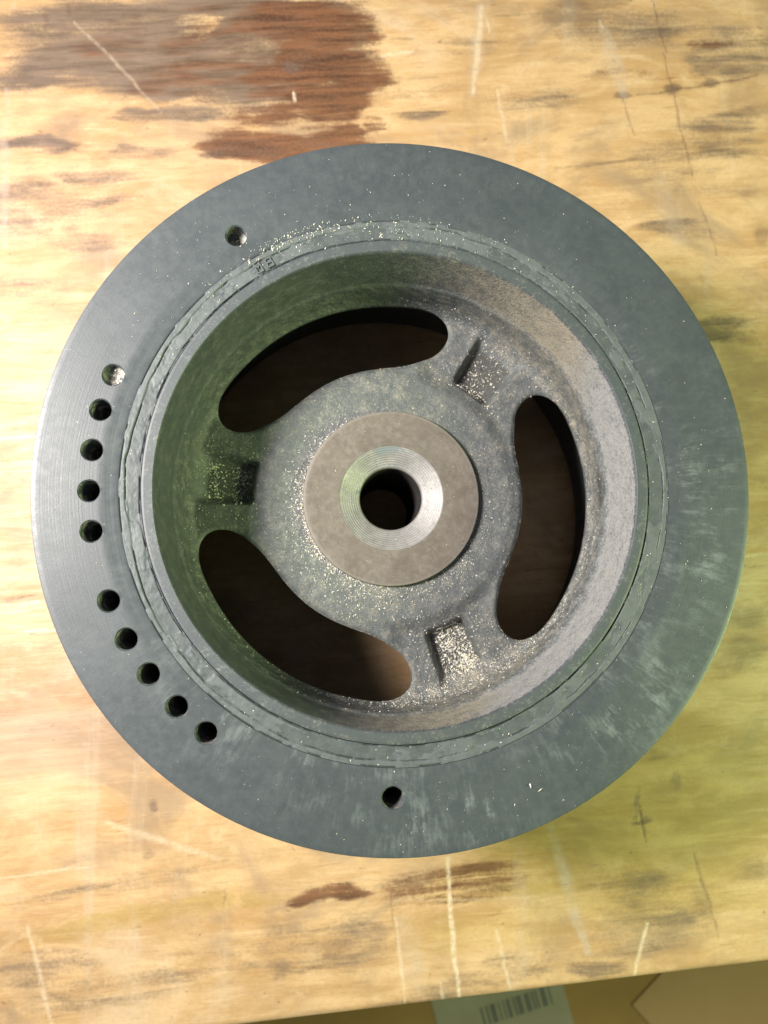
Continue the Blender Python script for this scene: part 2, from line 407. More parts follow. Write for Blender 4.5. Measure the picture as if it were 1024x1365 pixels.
    col = t.mix(t.math('MULTIPLY', sp, 0.45), col, (0.17, 0.10, 0.06))
    nick = t.ramp(t.noise(t.mapping(G, (60, 700, 1), loc=(9, 4, 0)), 1.0, 3, 0.7), 0.71, 0.80)
    col = t.mix(t.math('MULTIPLY', nick, 0.6), col, (0.85, 0.74, 0.55))
    col = t.mix(1.0, col, (0.86, 0.80, 0.77), 'MULTIPLY')
    col = t.mix(t.ramp(fine, 0.35, 0.75, 0, 0.18), col, (0.30, 0.20, 0.12))
    h = t.math('ADD', t.math('MULTIPLY', g1, 0.6), t.math('ADD', t.math('MULTIPLY', g2, 0.5), t.math('MULTIPLY', fine, 0.25)))
    h = t.math('SUBTRACT', h, t.math('ADD', t.math('MULTIPLY', white, 1.0), t.math('MULTIPLY', line, 1.4)))
    nrm = t.bump(h, 0.00016, 0.8)
    rough = t.ramp(t.math('ADD', g1, t.math('MULTIPLY', blot, 0.6)), 0.45, 1.1, 0.40, 0.62)
    return t.out(col, rough, nrm, spec=0.4)

def bench():
    ux = np.array([math.cos(GRAIN * 1.12), math.sin(GRAIN * 1.12)]); uy = np.array([-ux[1], ux[0]])   # along / across the front edge
    e0 = np.array([-2.8, -152.0])                              # a point of the front edge
    step = 0.55
    a = np.concatenate([[-420.], np.arange(-165, 165.1, step), [420.]])
    b = np.concatenate([[0., 0.5, 1.2, 2.0], np.arange(2.5, 345, step), [620.]])
    A, B = np.meshgrid(a, b)
    X = e0[0] + A * ux[0] + B * uy[0]; Y = e0[1] + A * ux[1] + B * uy[1]
    Z = np.full_like(X, -ZT)
    edge = np.clip((2.0 - B) / 2.0, 0, 1)
    Z -= 1.1 * (1 - np.sqrt(1 - np.minimum(edge, 0.98) ** 2)) + 0.25 * edge * (fbm(A * 0.05, B * 0.3, 5) - 0.5)
    ny, nx = X.shape
    v = np.stack([X, Y, Z], -1).reshape(-1, 3)
    i = np.arange(ny - 1)[:, None]; j = np.arange(nx - 1)[None, :]
    k = i * nx + j
    f = np.stack([k, k + 1, k + nx + 1, k + nx], -1).reshape(-1, 4).tolist()
    # slab: sides and underside
    rim = list(range(nx)) + [r * nx + nx - 1 for r in range(1, ny)] + [(ny - 1) * nx + c for c in range(nx - 2, -1, -1)] + [r * nx for r in range(ny - 2, 0, -1)]
    n0 = len(v); low = v[rim].copy(); low[:, 2] = -ZT - 28
    v = np.concatenate([v, low]); m = len(rim)
    f += [[rim[q], n0 + q, n0 + (q + 1) % m, rim[(q + 1) % m]] for q in range(m)]
    f.append([n0 + q for q in range(m)][::-1])
    me = mesh_np('bench_top', v, f)
    c = v
    wx = c[:, 0] + 15 * (fbm(c[:, 0] * .03, c[:, 1] * .16, 31) - .5); wy = c[:, 1] + 6 * (fbm(c[:, 0] * .06 + 50, c[:, 1] * .12, 33) - .5)
    sx = c[:, 0] + 3.6 * (fbm(c[:, 0] * .22, c[:, 1] * .5, 91) - .5); sy = c[:, 1] + 2.6 * (fbm(c[:, 0] * .22, c[:, 1] * .5, 95) - .5)
    for name in ('grey', 'rust', 'dark', 'pale', 'ochre'):
        val = np.zeros(len(c))
        for (ch, x, y, rx, ry, ang, st) in BLOBS:
            if ch != name: continue
            ca, sa = math.cos(math.radians(ang)), math.sin(math.radians(ang))
            small = rx < 6
            dx = (sx if small else wx) - x; dy = (sy if small else wy) - y
            d = np.sqrt(((dx * ca + dy * sa) / rx) ** 2 + ((-dx * sa + dy * ca) / ry) ** 2)
            w = st * (1 - sstep(0.45, 1.35, d))
            val = np.where(st > 0, np.maximum(val, w), np.minimum(val, np.maximum(0, val + w)))
        attr(me, name, val)
    jx = c[:, 0] + 2.2 * (fbm(c[:, 0] * .08, c[:, 1] * .08, 71) - .5); jy = c[:, 1] + 2.2 * (fbm(c[:, 0] * .08, c[:, 1] * .08, 75) - .5)
    tot = {'white': np.zeros(len(c)), 'dark': np.zeros(len(c)), 'smear': np.zeros(len(c))}
    for (x0, y0, x1, y1, w, st, kind) in SEGS:
        ex, ey = x1 - x0, y1 - y0
        tt = np.clip(((jx - x0) * ex + (jy - y0) * ey) / (ex * ex + ey * ey), 0, 1)
        d = np.hypot(jx - x0 - tt * ex, jy - y0 - tt * ey) / (w * (0.55 + 0.45 * np.sin(np.pi * np.clip(tt, 0.08, 0.92))))
        tot[kind] = np.maximum(tot[kind], st * (1 - sstep(0.25, 1.1, d)))
    for kind, val in tot.items(): attr(me, 'scratch_' + kind, val)
    o = link('bench_top', me, wood_material(), sharp=40); o['kind'] = 'structure'
    return o
bench_o = bench()

# ------------------------------------------------------------------ pulley materials
def polar(t, P):
    x, y, z = t.sep(P)[:3]
    r = t.math('SQRT', t.math('ADD', t.math('MULTIPLY', x, x), t.math('MULTIPLY', y, y)))
    return r, t.math('ARCTAN2', y, x), z
def lathe_coords(t, P, ka, kr):
    """noise coordinates that stretch along radii (ka large) without a seam"""
    r, a, z = polar(t, P)
    return t.comb(t.math('MULTIPLY', t.math('COSINE', a), ka), t.math('MULTIPLY', t.math('SINE', a), ka), t.math('MULTIPLY', r, kr)), r, a

def paint_material():
    t = NT('dark_grey_paint'); P = t.tc.outputs['Object']
    lc, r, a = lathe_coords(t, P, 38, 160)
    streak = t.noise(lc, 1.0, 5, 0.68)
    blotch = t.noise(t.mapping(P, loc=(1, 2, 3)), 110, 5, 0.7)
    lc2, _, _ = lathe_coords(t, P, 150, 220); streak2 = t.noise(lc2, 1.0, 4, 0.65)
    cloud = t.noise(P, 70, 5, 0.6); fine = t.noise(P, 2600, 3, 0.65); mott = t.noise(P, 500, 4, 0.65)
    lath, _, _ = lathe_coords(t, P, 2.0, 2600); rings = t.noise(lath, 1.0, 2, 0.5)
    col = t.mix(t.ramp(cloud, 0.3, 0.7), (0.046, 0.056, 0.064), (0.056, 0.067, 0.075))
    col = t.mix(t.ramp(mott, 0.35, 0.75, 0, 0.35), col, (0.074, 0.083, 0.088))
    scuff = t.attr('scuff')
    s = t.math('MULTIPLY', t.ramp(t.math('ADD', t.math('MULTIPLY', streak, 0.50), t.math('ADD', t.math('MULTIPLY', streak2, 0.22), t.math('MULTIPLY', blotch, 0.70))), 0.68, 0.92), scuff)
    col = t.mix(t.math('MULTIPLY', s, 0.42), col, (0.30, 0.34, 0.345))
    spk = t.ramp(t.noise(t.mapping(P, loc=(2, 7, 1)), 1500, 2, 0.6), 0.735, 0.78)
    col = t.mix(t.math('MULTIPLY', spk, t.math('ADD', 0.25, t.math('MULTIPLY', scuff, 0.6))), col, (0.55, 0.57, 0.53))
    bare = t.attr('bare')
    bw = t.ramp(t.math('ADD', bare, t.math('MULTIPLY', t.math('SUBTRACT', mott, 0.5), 1.2)), 0.45, 0.7)
    col = t.mix(bw, col, (0.30, 0.28, 0.23))
    h = t.math('ADD', t.math('MULTIPLY', fine, 0.5), t.math('ADD', t.math('MULTIPLY', rings, 0.55), t.math('MULTIPLY', mott, 0.5)))
    nrm = t.bump(h, 0.00005, 0.7)
    rough = t.math('ADD', t.ramp(mott, 0.3, 0.7, 0.40, 0.50), t.math('MULTIPLY', s, 0.2))
    return t.out(col, rough, nrm, spec=0.55)

def casting_material():
    t = NT('painted_casting'); P = t.tc.outputs['Object']
    cloud = t.noise(P, 90, 5, 0.6); sand = t.noise(P, 1500, 4, 0.65); grit = t.noise(P, 3400, 3, 0.7); lump = t.noise(P, 330, 4, 0.6)
    col = t.mix(t.ramp(cloud, 0.3, 0.7), (0.072, 0.084, 0.087), (0.092, 0.104, 0.105))
    col = t.mix(t.ramp(lump, 0.4, 0.75, 0, 0.5), col, (0.16, 0.165, 0.155))
    col = t.mix(t.math('MULTIPLY', t.attr('machined'), 0.85), col, (0.056, 0.067, 0.074))
    dust = t.attr('dust'); tan = t.attr('tan')
    dn = t.ramp(t.math('ADD', dust, t.math('ADD', t.math('MULTIPLY', t.math('SUBTRACT', sand, 0.5), 2.0), t.math('ADD', t.math('MULTIPLY', t.math('SUBTRACT', lump, 0.5), 1.2), t.math('MULTIPLY', t.math('SUBTRACT', grit, 0.5), 1.6)))), 0.0, 1.35)
    dcol = t.mix(t.ramp(t.math('ADD', tan, t.math('MULTIPLY', t.math('SUBTRACT', cloud, 0.5), 0.8)), 0.25, 0.75), (0.355, 0.355, 0.34), (0.36, 0.32, 0.235))
    col = t.mix(t.math('MULTIPLY', dn, 0.88), col, dcol)
    darkening = t.attr('darkening')
    sw = t.ramp(t.math('ADD', darkening, t.math('MULTIPLY', t.math('SUBTRACT', lump, 0.5), 1.3)), 0.35, 0.8)
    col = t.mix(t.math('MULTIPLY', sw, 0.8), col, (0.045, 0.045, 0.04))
    h = t.math('ADD', t.math('MULTIPLY', sand, 0.9), t.math('ADD', t.math('MULTIPLY', grit, 0.6), t.math('MULTIPLY', lump, 0.9)))
    smooth = t.attr('machined')
    nrm = t.n.new('ShaderNodeBump'); nrm.inputs['Distance'].default_value = 0.0003
    t.link(h, nrm.inputs['Height']); t.link(t.ramp(smooth, 0, 1, 0.8, 0.12), nrm.inputs['Strength'])
    return t.out(col, t.ramp(dn, 0, 1, 0.50, 0.8), nrm.outputs[0], spec=0.5)

def rubber_material():
    t = NT('painted_rubber'); P = t.tc.outputs['Object']
    mott = t.noise(P, 420, 5, 0.65); fine = t.noise(P, 2400, 3, 0.65)
    fl = t.attr('flake')
    col = t.mix(t.ramp(mott, 0.3, 0.7), (0.058, 0.069, 0.074), (0.082, 0.094, 0.098))
    col = t.mix(t.math('MULTIPLY', t.ramp(fl, 0.1, 0.9), t.ramp(mott, 0.25, 0.6, 0.2, 0.8)), col, (0.108, 0.123, 0.128))
    col = t.mix(t.ramp(t.attr('crack'), 0.35, 1.0, 0, 0.75), col, (0.022, 0.025, 0.026))
    nrm = t.bump(t.math('ADD', mott, t.math('MULTIPLY', fine, 0.4)), 0.00012, 0.8)
    return t.out(col, 0.52, nrm, spec=0.45)

def steel_face_material():
    t = NT('bare_oxidised_steel'); P = t.tc.outputs['Object']
    cloud = t.noise(P, 120, 5, 0.6); fine = t.noise(P, 2200, 4, 0.65); mott = t.noise(P, 600, 4, 0.6)
    lath, r, a = lathe_coords(t, P, 3.0, 2500); rings = t.noise(lath, 1.0, 2, 0.5)
    col = t.mix(t.ramp(cloud, 0.3, 0.7), (0.118, 0.099, 0.082), (0.158, 0.136, 0.115))
    col = t.mix(t.ramp(mott, 0.4, 0.75, 0, 0.45), col, (0.225, 0.205, 0.185))
    col = t.mix(t.ramp(fine, 0.53, 0.70, 0, 0.5), col, (0.085, 0.07, 0.06))
    wr = t.ramp(t.noise(t.mapping(P, (1, 1, 1), loc=(3, 3, 3)), 210, 6, 0.72), 0.54, 0.66)
    col = t.mix(t.math('MULTIPLY', wr, 0.4), col, (0.10, 0.082, 0.066))
    col = t.mix(t.ramp(rings, 0.50, 0.70, 0, 0.12), col, (0.24, 0.22, 0.20))
    col = t.mix(t.ramp(r, 0.0221, 0.0229, 0, 0.25), col, (0.30, 0.28, 0.25))
    nrm = t.bump(t.math('ADD', t.math('MULTIPLY', fine, 0.6), t.math('MULTIPLY', rings, 0.35)), 0.00005, 0.7)
    return t.out(col, 0.62, nrm, metal=0.1, spec=0.35)

def chamfer_material():
    t = NT('turned_bright_steel'); P = t.tc.outputs['Object']
    r, a, z = polar(t, P)
    cloud = t.noise(P, 260, 4, 0.6); mott = t.noise(P, 700, 4, 0.6)
    jit = t.math('MULTIPLY', t.math('SUBTRACT', t.noise(P, 150, 2), 0.5), 0.00012)
    wave = t.math('SINE', t.math('MULTIPLY', t.math('ADD', r, jit), 2 * math.pi / 0.00058))
    col = t.mix(t.ramp(cloud, 0.3, 0.7), (0.25, 0.245, 0.24), (0.36, 0.35, 0.34))
    col = t.mix(t.ramp(wave, 0.0, 1.0, 0, 0.42), col, (0.17, 0.155, 0.14))
    # patch of old paint left at the top of the chamfer
    pm = t.math('MULTIPLY', t.ramp(t.math('ABSOLUTE', t.math('SUBTRACT', a, 1.62)), 0.10, 0.40, 1.0, 0.0), t.ramp(r, 0.0112, 0.0128))
    pm = t.ramp(t.math('ADD', pm, t.math('MULTIPLY', t.math('SUBTRACT', t.noise(P, 420, 4, 0.6), 0.5), 3.2)), 0.45, 0.55)
    col = t.mix(pm, col, (0.17, 0.19, 0.20))
    nrm = t.bump(t.math('ADD', wave, t.math('MULTIPLY', mott, 3.0)), 0.00004, 0.8)
    return t.out(col, t.math('ADD', 0.48, t.math('MULTIPLY', pm, 0.1)), nrm, metal=t.math('SUBTRACT', 0.35, t.math('MULTIPLY', pm, 0.35)), spec=0.5)

M_paint = paint_material(); M_cast = casting_material(); M_rub = rubber_material(); M_steel = steel_face_material(); M_cham = chamfer_material()

# ------------------------------------------------------------------ the pulley
pulley = bpy.data.objects.new('crankshaft_pulley', None); C.objects.link(pulley)
pulley.empty_display_size = 0.05
pulley['label'] = 'round dark grey metal crankshaft pulley with three kidney-shaped openings lying on wooden bench'
pulley['category'] = 'pulley'

# --- outer ring: flat turned face, drilled balance holes, belt grooves round its side
HOLES = [122.8, 159.0, 166.0, 173.7, 181.3, 188.8, 202.0, 209.7, 217.2, 225.0, 232.1, 268.4]
SHALLOW = {122.8: 3.2, 159.0: 1.6}
def outer_ring():
    top = seglerp([(63.35, -0.55), (63.9, -0.42), (65.9, -0.22), (67.0, 0.0), (82.15, 0.0), (82.38, -0.08), (82.5, -0.32)], 1.2)
    side = [(82.5, -4.0)]
    z = -5.0
    for k in range(6): side += [(82.3, z), (79.9, z - 1.75), (82.3, z - 3.5)]; z -= 3.56
    side += [(82.5, z - 0.5), (82.5, -33.0), (80.5, -35.0), (80.5, -39.0)]
    z = -40.0
    for k in range(8): side += [(80.3, z), (77.9, z - 1.75), (80.3, z - 3.5)]; z -= 3.56  # unseen lower belt section, added to stop light leaking under the ring
    side += [(80.5, z - 0.5), (80.5, -74.2), (79.8, -74.99)]
    prof = top + side + [(66.0, -74.99), (63.35, -72.0)]
    v, f = revolve(prof, 512)
    me = mesh_np('outer_ring', v, f)
    cs = []
    for a in HOLES:
        d = SHALLOW.get(a, 24.0); q = math.radians(a); cx, cy = 69.6 * math.cos(q), 69.6 * math.sin(q)
        n = 40; lev = [(0.3, 2.75), (-0.02, 2.62), (-0.28, 2.36), (-d, 2.32), (-d - 1.2, 0.15)]
        vv = []; ff = []
        for (z, r) in lev:
            for k in range(n):
                w = 1 + 0.012 * math.sin(3 * k / n * 6.283 + a) + random.uniform(-.008, .008)
                vv.append((cx + r * w * math.cos(k / n * 2 * math.pi), cy + r * w * math.sin(k / n * 2 * math.pi), z))
        for l in range(len(lev) - 1):
            for k in range(n): ff.append([l * n + k, l * n + (k + 1) % n, (l + 1) * n + (k + 1) % n, (l + 1) * n + k])
        ff.append(list(range(n))); ff.append([(len(lev) - 1) * n + k for k in range(n)][::-1])
        cs.append((vv, ff))
    # a small dent struck into the face
    me = cut(me, cs)
    c = coords(me); r = np.hypot(c[:, 0], c[:, 1]); a = np.degrees(np.arctan2(c[:, 1], c[:, 0]))
    attr(me, 'bare', np.where((c[:, 2] < -0.2) & (r < 73) & (r > 66.8) & (c[:, 2] > -26), 0.5, 0) + np.where((r > 82.45) & (c[:, 2] > -0.5), 0.38, 0))
    # scuffed, chalky stretches of the face
    w = np.zeros(len(c))
    for a0, da, r0, dr, st in ((0, 9, 70, 9, .9), (-12, 8, 73, 6, 1.0), (-22, 7, 70, 7, .8), (-42, 12, 73, 8, 1.0), (-57, 7, 70, 6, .7), (-77, 6, 75, 7, 1.0), (-88, 7, 75, 7, .75), (-100, 8, 72, 7, .45), (-128, 14, 68, 5, .55), (-30, 40, 64.5, 2.5, .7), (-110, 40, 64.5, 2.5, .6), (20, 20, 64.5, 2.0, .5)):
        w = np.maximum(w, st * np.exp(-(((a - a0) / da) ** 2)) * np.exp(-(((r - r0) / dr) ** 2)))
    attr(me, 'scuff', np.clip(w + 0.10, 0, 1))
    return me
ring_o = None
me_ring = outer_ring()
# finer faces near the scuffs are not needed: the field is smooth
ring_o = link('outer_ring', me_ring, M_paint, pulley, sharp=32)
ring_o['label'] = 'flat dark grey outer ring with a row of drilled holes'

# --- hub casting
KH = [(0, 53.2), (10, 53.2), (20, 53.15), (30, 53.15), (35.5, 52.95), (39.3, 51.9), (42.0, 49.8), (43.1, 47.2), (42.6, 44.4), (40.6, 41.6), (37.0, 39.1), (32, 37.1), (26, 36.0), (18, 35.65), (9, 35.6)]
def kidney(mid, n_sub=2):
    half = [(a, r) for a, r in KH]
    loop = half + [(0, 35.6)] + [(-a, r) for a, r in half[:0:-1]]
    pts = np.array([(r * math.cos(math.radians(a + mid)), r * math.sin(math.radians(a + mid))) for a, r in loop])
    for _ in range(n_sub):
        q = 0.75 * pts + 0.25 * np.roll(pts, -1, 0); s = 0.25 * pts + 0.75 * np.roll(pts, -1, 0)
        pts = np.stack([q, s], 1).reshape(-1, 2)
    return pts
KMID = (-6.7, 113.3, 233.3); SPOKE = (53.3, 173.3, 293.3)
KID = [kidney(m) for m in KMID]
def dist_poly(x, y, poly):
    d = np.full(x.shape, 1e9); q = np.roll(poly, -1, 0)
    for (ax, ay), (bx, by) in zip(poly, q):
        ex, ey = bx - ax, by - ay
        t = np.clip(((x - ax) * ex + (y - ay) * ey) / (ex * ex + ey * ey), 0, 1)
        d = np.minimum(d, np.hypot(x - ax - t * ex, y - ay - t * ey))
    return d
def web_height(X, Y, R, TH):
    h = np.zeros_like(X)
    ang = np.degrees(TH)
    near = np.full(X.shape, 1e9); d_sp = np.full(X.shape, 1e9)
    for s in SPOKE:
        da = (ang - s + 180) % 360 - 180
        d_sp = np.minimum(d_sp, np.abs(da))
        w = np.radians(da) * R
        # pocket sunk into the arm: steep wall on the hub side and the flanks, running out towards the rim
        u = (sstep(35.6, 38.0, R)) * (1 - sstep(48.5, 53.2, R))
        hw = 4.6 + (R - 36) * 0.10
        side = (1 - sstep(hw - 0.5, hw + 1.7, np.abs(w + 0.2)))
        h -= 3.8 * u * side * (1 - 0.25 * sstep(38, 50, R))
        h += 0.45 * u * side * (w / 6) ** 2
    # the arms lie a little lower than the hub disc
    h -= 1.5 * sstep(31.5, 36.5, R) * (1 - sstep(18, 26, d_sp)) + 0.6 * sstep(31.5, 35.5, R) * sstep(18, 26, d_sp)
    for poly in KID:
        d = dist_poly(X, Y, poly); e = np.clip(1.3 - d, 0, 1.3)
        h -= 1.3 - np.sqrt(np.maximum(1.69 - e * e, 0.0)) * 1.0 if False else 0.9 * (e / 1.3) ** 2
    return h
def flared(p):
    # straight through the edge, then widening towards the back of the web
    q = np.roll(p, -1, 0) - np.roll(p, 1, 0); nrm = np.stack([q[:, 1], -q[:, 0]], 1) / np.linalg.norm(q, axis=1)[:, None]
    if np.mean(np.sum(nrm * (p - p.mean(0)), 1)) < 0: nrm = -nrm
    lev = [(p, -24.2), (p, -29.6), (p + nrm * 2.0, -34.0), (p + nrm * 2.0, -36.0)]; n = len(p)
    v = [(x, y, z) for ring, z in lev for x, y in ring]
    f = [[l * n + k, l * n + (k + 1) % n, (l + 1) * n + (k + 1) % n, (l + 1) * n + k] for l in range(3) for k in range(n)]
    return v, f + [list(range(n)), [3 * n + k for k in range(n)][::-1]]
def hub():
    web = [(12.0, -28.0), (16, -28.0), (20, -28.0)] + [(r, -28.0) for r in np.arange(22, 52.2, 0.4)]
    fil = [(52.2 + 1.75 * math.sin(t), -28.0 + 3.4 * (1 - math.cos(t))) for t in np.linspace(0.12, math.pi / 2, 12)]
    wall = seglerp([(53.95, -24.6), (54.2, -19.0), (54.28, -18.0), (54.75, -17.2), (54.85, -16.4), (55.15, -6.0), (55.28, -0.9), (55.45, -0.30), (55.75, 0.0)], 0.5)
    rim = seglerp([(55.75, 0.0), (58.0, 0.0), (58.2, -0.12), (58.25, -0.6)], 0.45)
    prof = web + fil[:-1] + wall[:-1] + rim + [(58.25, -35.0), (57.4, -36.5), (56.4, -36.0), (55.6, -34.0), (35, -34.0), (33, -38.0), (33, -74.5), (12.0, -74.5)]  # unseen snout carried down to the bench to block light below the web
    n_top = len(web) + len(fil) - 1
    def zf(X, Y, Z, R, TH):
        n, m = X.shape
        k = np.zeros((n, m)); k[:, :n_top] = 1
        H = web_height(X, Y, R, TH) * k
        fade = np.clip((53.95 - R) / 2.2, 0, 1); H *= np.where(R > 51.7, fade, 1)
        Z = Z + H
        # cast unevenness on the web, the fillet and the lower wall
        a = fbm(X * 0.35 + Z * .3, Y * 0.35 - Z * .3, 3) - 0.5; b = fbm(X * 1.4 + Z, Y * 1.4 - Z, 8, 3) - 0.5
        top = (Z < -0.5) & (np.arange(m)[None, :] < n_top + len(wall) - 3)
        low = sstep(-16.0, -19.0, Z)
        amp = np.where(top, 0.06 + 0.34 * low, 0)
        wallish = sstep(51.5, 53.5, R)
        Z = Z + np.where(top, (0.22 * a + 0.10 * b) * (1 - wallish) * sstep(23.5, 26, R), 0)
        dr = amp * wallish * (a * 1.5 + b * 0.9)
        ring = np.where(top, 1, 0) * np.exp(-((Z + 17.4) / 0.5) ** 2) * 0.30 * (fbm(X * .2, Y * .2, 12, 2) - .35)
        s = (R - dr + ring) / R
        return X * s, Y * s, Z
    v, f = revolve(prof, 880, zf)
    me = mesh_np('hub', v, f)
    # keep the wall above the web whole: the cutter only reaches up to the web's edge
    me = cut(me, [flared(p) for p in KID])
    c = coords(me); r = np.hypot(c[:, 0], c[:, 1]); a = np.degrees(np.arctan2(c[:, 1], c[:, 0])); z = c[:, 2]
    def lobe(a0, w): return np.exp(-((((a - a0 + 180) % 360 - 180) / w) ** 2))
    dust = np.zeros(len(c))
    wallm = sstep(50.5, 54.0, r) * sstep(0.0, -1.2, z)
    up = sstep(-17.6, -16.4, z)
    dust = wallm * np.clip(1.05 * lobe(0, 38) + 1.0 * lobe(-45, 34) + 0.75 * lobe(50, 34) + .5 * lobe(-85, 22), 0, 1) * (0.45 + 0.55 * up)
    dust = np.maximum(dust, 0.35 * sstep(47, 52, r) * sstep(-10, -20, z) * (lobe(-70, 40) + .7 * lobe(40, 40) + .5 * lobe(-20, 40)))
    dust = np.maximum(dust, 0.16 * (z < -20))
    for s, k in zip(SPOKE, (0.42, 0.22, 0.62)):
        da = np.radians((a - s + 180) % 360 - 180) * r
        dust = np.maximum(dust, k * np.exp(-(da / 6) ** 2) * sstep(36, 40, r) * (1 - sstep(53.5, 54.5, r)))
    tan = np.clip(1.1 * lobe(62, 34) + 0.9 * lobe(-92, 30) + .5 * sstep(-18, -22, z), 0, 1) * (1 - .85 * lobe(-10, 30) * up)
    darkening = (.75 * lobe(2, 9) * np.exp(-((z + 21) / 3.0) ** 2) + .4 * lobe(-14, 6) * np.exp(-((z + 22) / 2.0) ** 2)) * wallm + 0.45 * np.exp(-((z + 17.7) / 0.5) ** 2) * wallm * (lobe(25, 30) + lobe(-140, 50)) + .35 * lobe(95, 9) * wallm + .25 * lobe(120, 20) * wallm * sstep(-8, -16, z)  # soot patches at right, darker groove line, darker top and upper-left wall
    machined = np.where(z > -0.9, 1.0, 0.0)
    dust *= sstep(-33, -30, z); darkening = np.maximum(darkening, sstep(-31, -33, z))  # underside of the web coloured dark to stand for shade
    attr(me, 'dust', dust); attr(me, 'tan', tan); attr(me, 'darkening', darkening); attr(me, 'machined', machined)
    return me
hub_o = link('hub', hub(), M_cast, pulley, sharp=38)
hub_o['label'] = 'grey cast hub web with three kidney-shaped openings dusted with shavings'

# --- boss with the turned chamfer and the bore
v, f = revolve(seglerp([(13.78, -26.22), (22.75, -26.2), (23.05, -26.3), (23.2, -26.6)], 1.0) + [(23.25, -29.5), (20, -33.0), (13.0, -33.0), (13.0, -28.2)], 256)
boss_o = link('boss', mesh_np('boss', v, f), M_steel, hub_o, sharp=30); boss_o['label'] = 'raised brownish bare steel boss face round the bore'
v, f = revolve([(8.28, -30.2), (8.28, -29.4)] + seglerp([(8.55, -28.9), (13.4, -26.45), (13.8, -26.3)], 0.5) + [(13.8, -30), (11.9, -30.1), (11.9, -30.2)], 256)
cham_o = link('bore_chamfer', mesh_np('bore_chamfer', v, f), M_cham, hub_o, sharp=30); cham_o['label'] = 'bright turned chamfer and bore at the centre'

v, f = revolve([(8.30, -30.2), (8.30, -74.5), (11.9, -74.5), (11.9, -30.2)], 128)
M_bore = simple('bore_painted_shade', (0.04, 0.037, 0.034), (0.025, 0.023, 0.022), 300, 0.6)  # dark colour stands in for shade down the bore
link('bore', mesh_np('bore', v, f[:, ::-1]), M_bore, hub_o, sharp=30)
# unseen ribs added behind the arms to block light crossing between openings
for a in SPOKE:
    q = math.radians(a); er = np.array([math.cos(q), math.sin(q)]); et = np.array([-er[1], er[0]])
    v, f = prism([tuple(er * r + et * w) for r, w in ((32.0, -2.2), (57.0, -1.8), (57.0, 1.8), (32.0, 2.2))], -73.0, -33.5)
    rb = link('light_block_rib', mesh_np('light_block_rib', np.array(v), f), M_cast, hub_o)
    for nm in ('dust', 'tan', 'darkening', 'machined'): attr(rb.data, nm, np.zeros(len(rb.data.vertices)))

# --- rubber ring between hub and outer ring, its paint film cracked and flaking
def rubber():
    n = 1400
    rr = np.concatenate([[58.3], np.linspace(58.45, 63.2, 34), [63.3]])
    th = np.linspace(0, 2 * np.pi, n, endpoint=False)
    R = np.repeat(rr[None, :], n, 0); T = np.repeat(th[:, None], len(rr), 1)
    X = R * np.cos(T); Y = R * np.sin(T)
    # stretched noise along the circumference, seamless via cos/sin
    def pn(ka, kr, seed, oc=3): return fbm(T / (2 * np.pi) * ka, R * kr, seed, oc, ka)
    wob = (pn(40, 0.0, 21) - 0.5); wob2 = (pn(130, 0.0, 23) - 0.5)
    edge1 = 61.75 + 1.3 * wob + .5 * wob2            # inner edge of the ridge of paint at the ring
    fl_n = pn(60, 0.30, 40, 5)
    flake = sstep(0.49, 0.56, fl_n) * (R > 58.75) * (R < edge1 - 0.05)
    ridge = sstep(-0.12, 0.12, R - edge1)
    lowp = np.where((T > 3.7) | (T < 0.9), 0.55, 1.0)
    Z = -0.52 + 0.16 * flake + 0.30 * ridge * lowp + 0.16 * (pn(300, 0.9, 50, 3) - .5)
    crk1 = np.exp(-((R - 58.62 - 0.35 * wob2) / 0.13) ** 2) * sstep(0.46, 0.62, pn(120, 0, 61, 3) + .12)
    crk2 = np.exp(-((R - edge1 + 0.12) / 0.11) ** 2) * sstep(0.46, 0.62, pn(90, 0, 63, 3) + .02)
    crk3 = np.exp(-((R - 63.05) / 0.12) ** 2) * sstep(0.44, 0.55, pn(90, 0, 65, 3))
    crk = np.maximum(np.maximum(crk1, crk2), crk3)
    Z -= 0.30 * crk
    Z[:, 0] = -3.0; Z[:, -1] = -3.0
    m = len(rr); v = np.stack([X, Y, Z], -1).reshape(-1, 3)
    i = np.arange(n)[:, None]; j = np.arange(m - 1)[None, :]
    a = i * m + j; b = ((i + 1) % n) * m + j
    f = np.stack([a, b, b + 1, a + 1], -1)[..., ::-1].reshape(-1, 4)
    me = mesh_np('rubber_ring', v, f)
    attr(me, 'flake', (flake * .9 + ridge * .75).reshape(-1)); attr(me, 'crack', crk.reshape(-1))
    return me
rub_o = link('rubber_ring', rubber(), M_rub, pulley, sharp=60); rub_o['label'] = 'grey painted rubber ring with cracked and flaking paint'
# body of the rubber below the visible film
v, f = revolve([(58.2, -1.6), (63.4, -1.6), (63.4, -36), (58.2, -36)], 128)
core = link('rubber_core', mesh_np('rubber_core', v, f), M_rub, rub_o, sharp=30)
for nm in ('flake', 'crack'): attr(core.data, nm, np.zeros(len(core.data.vertices)))

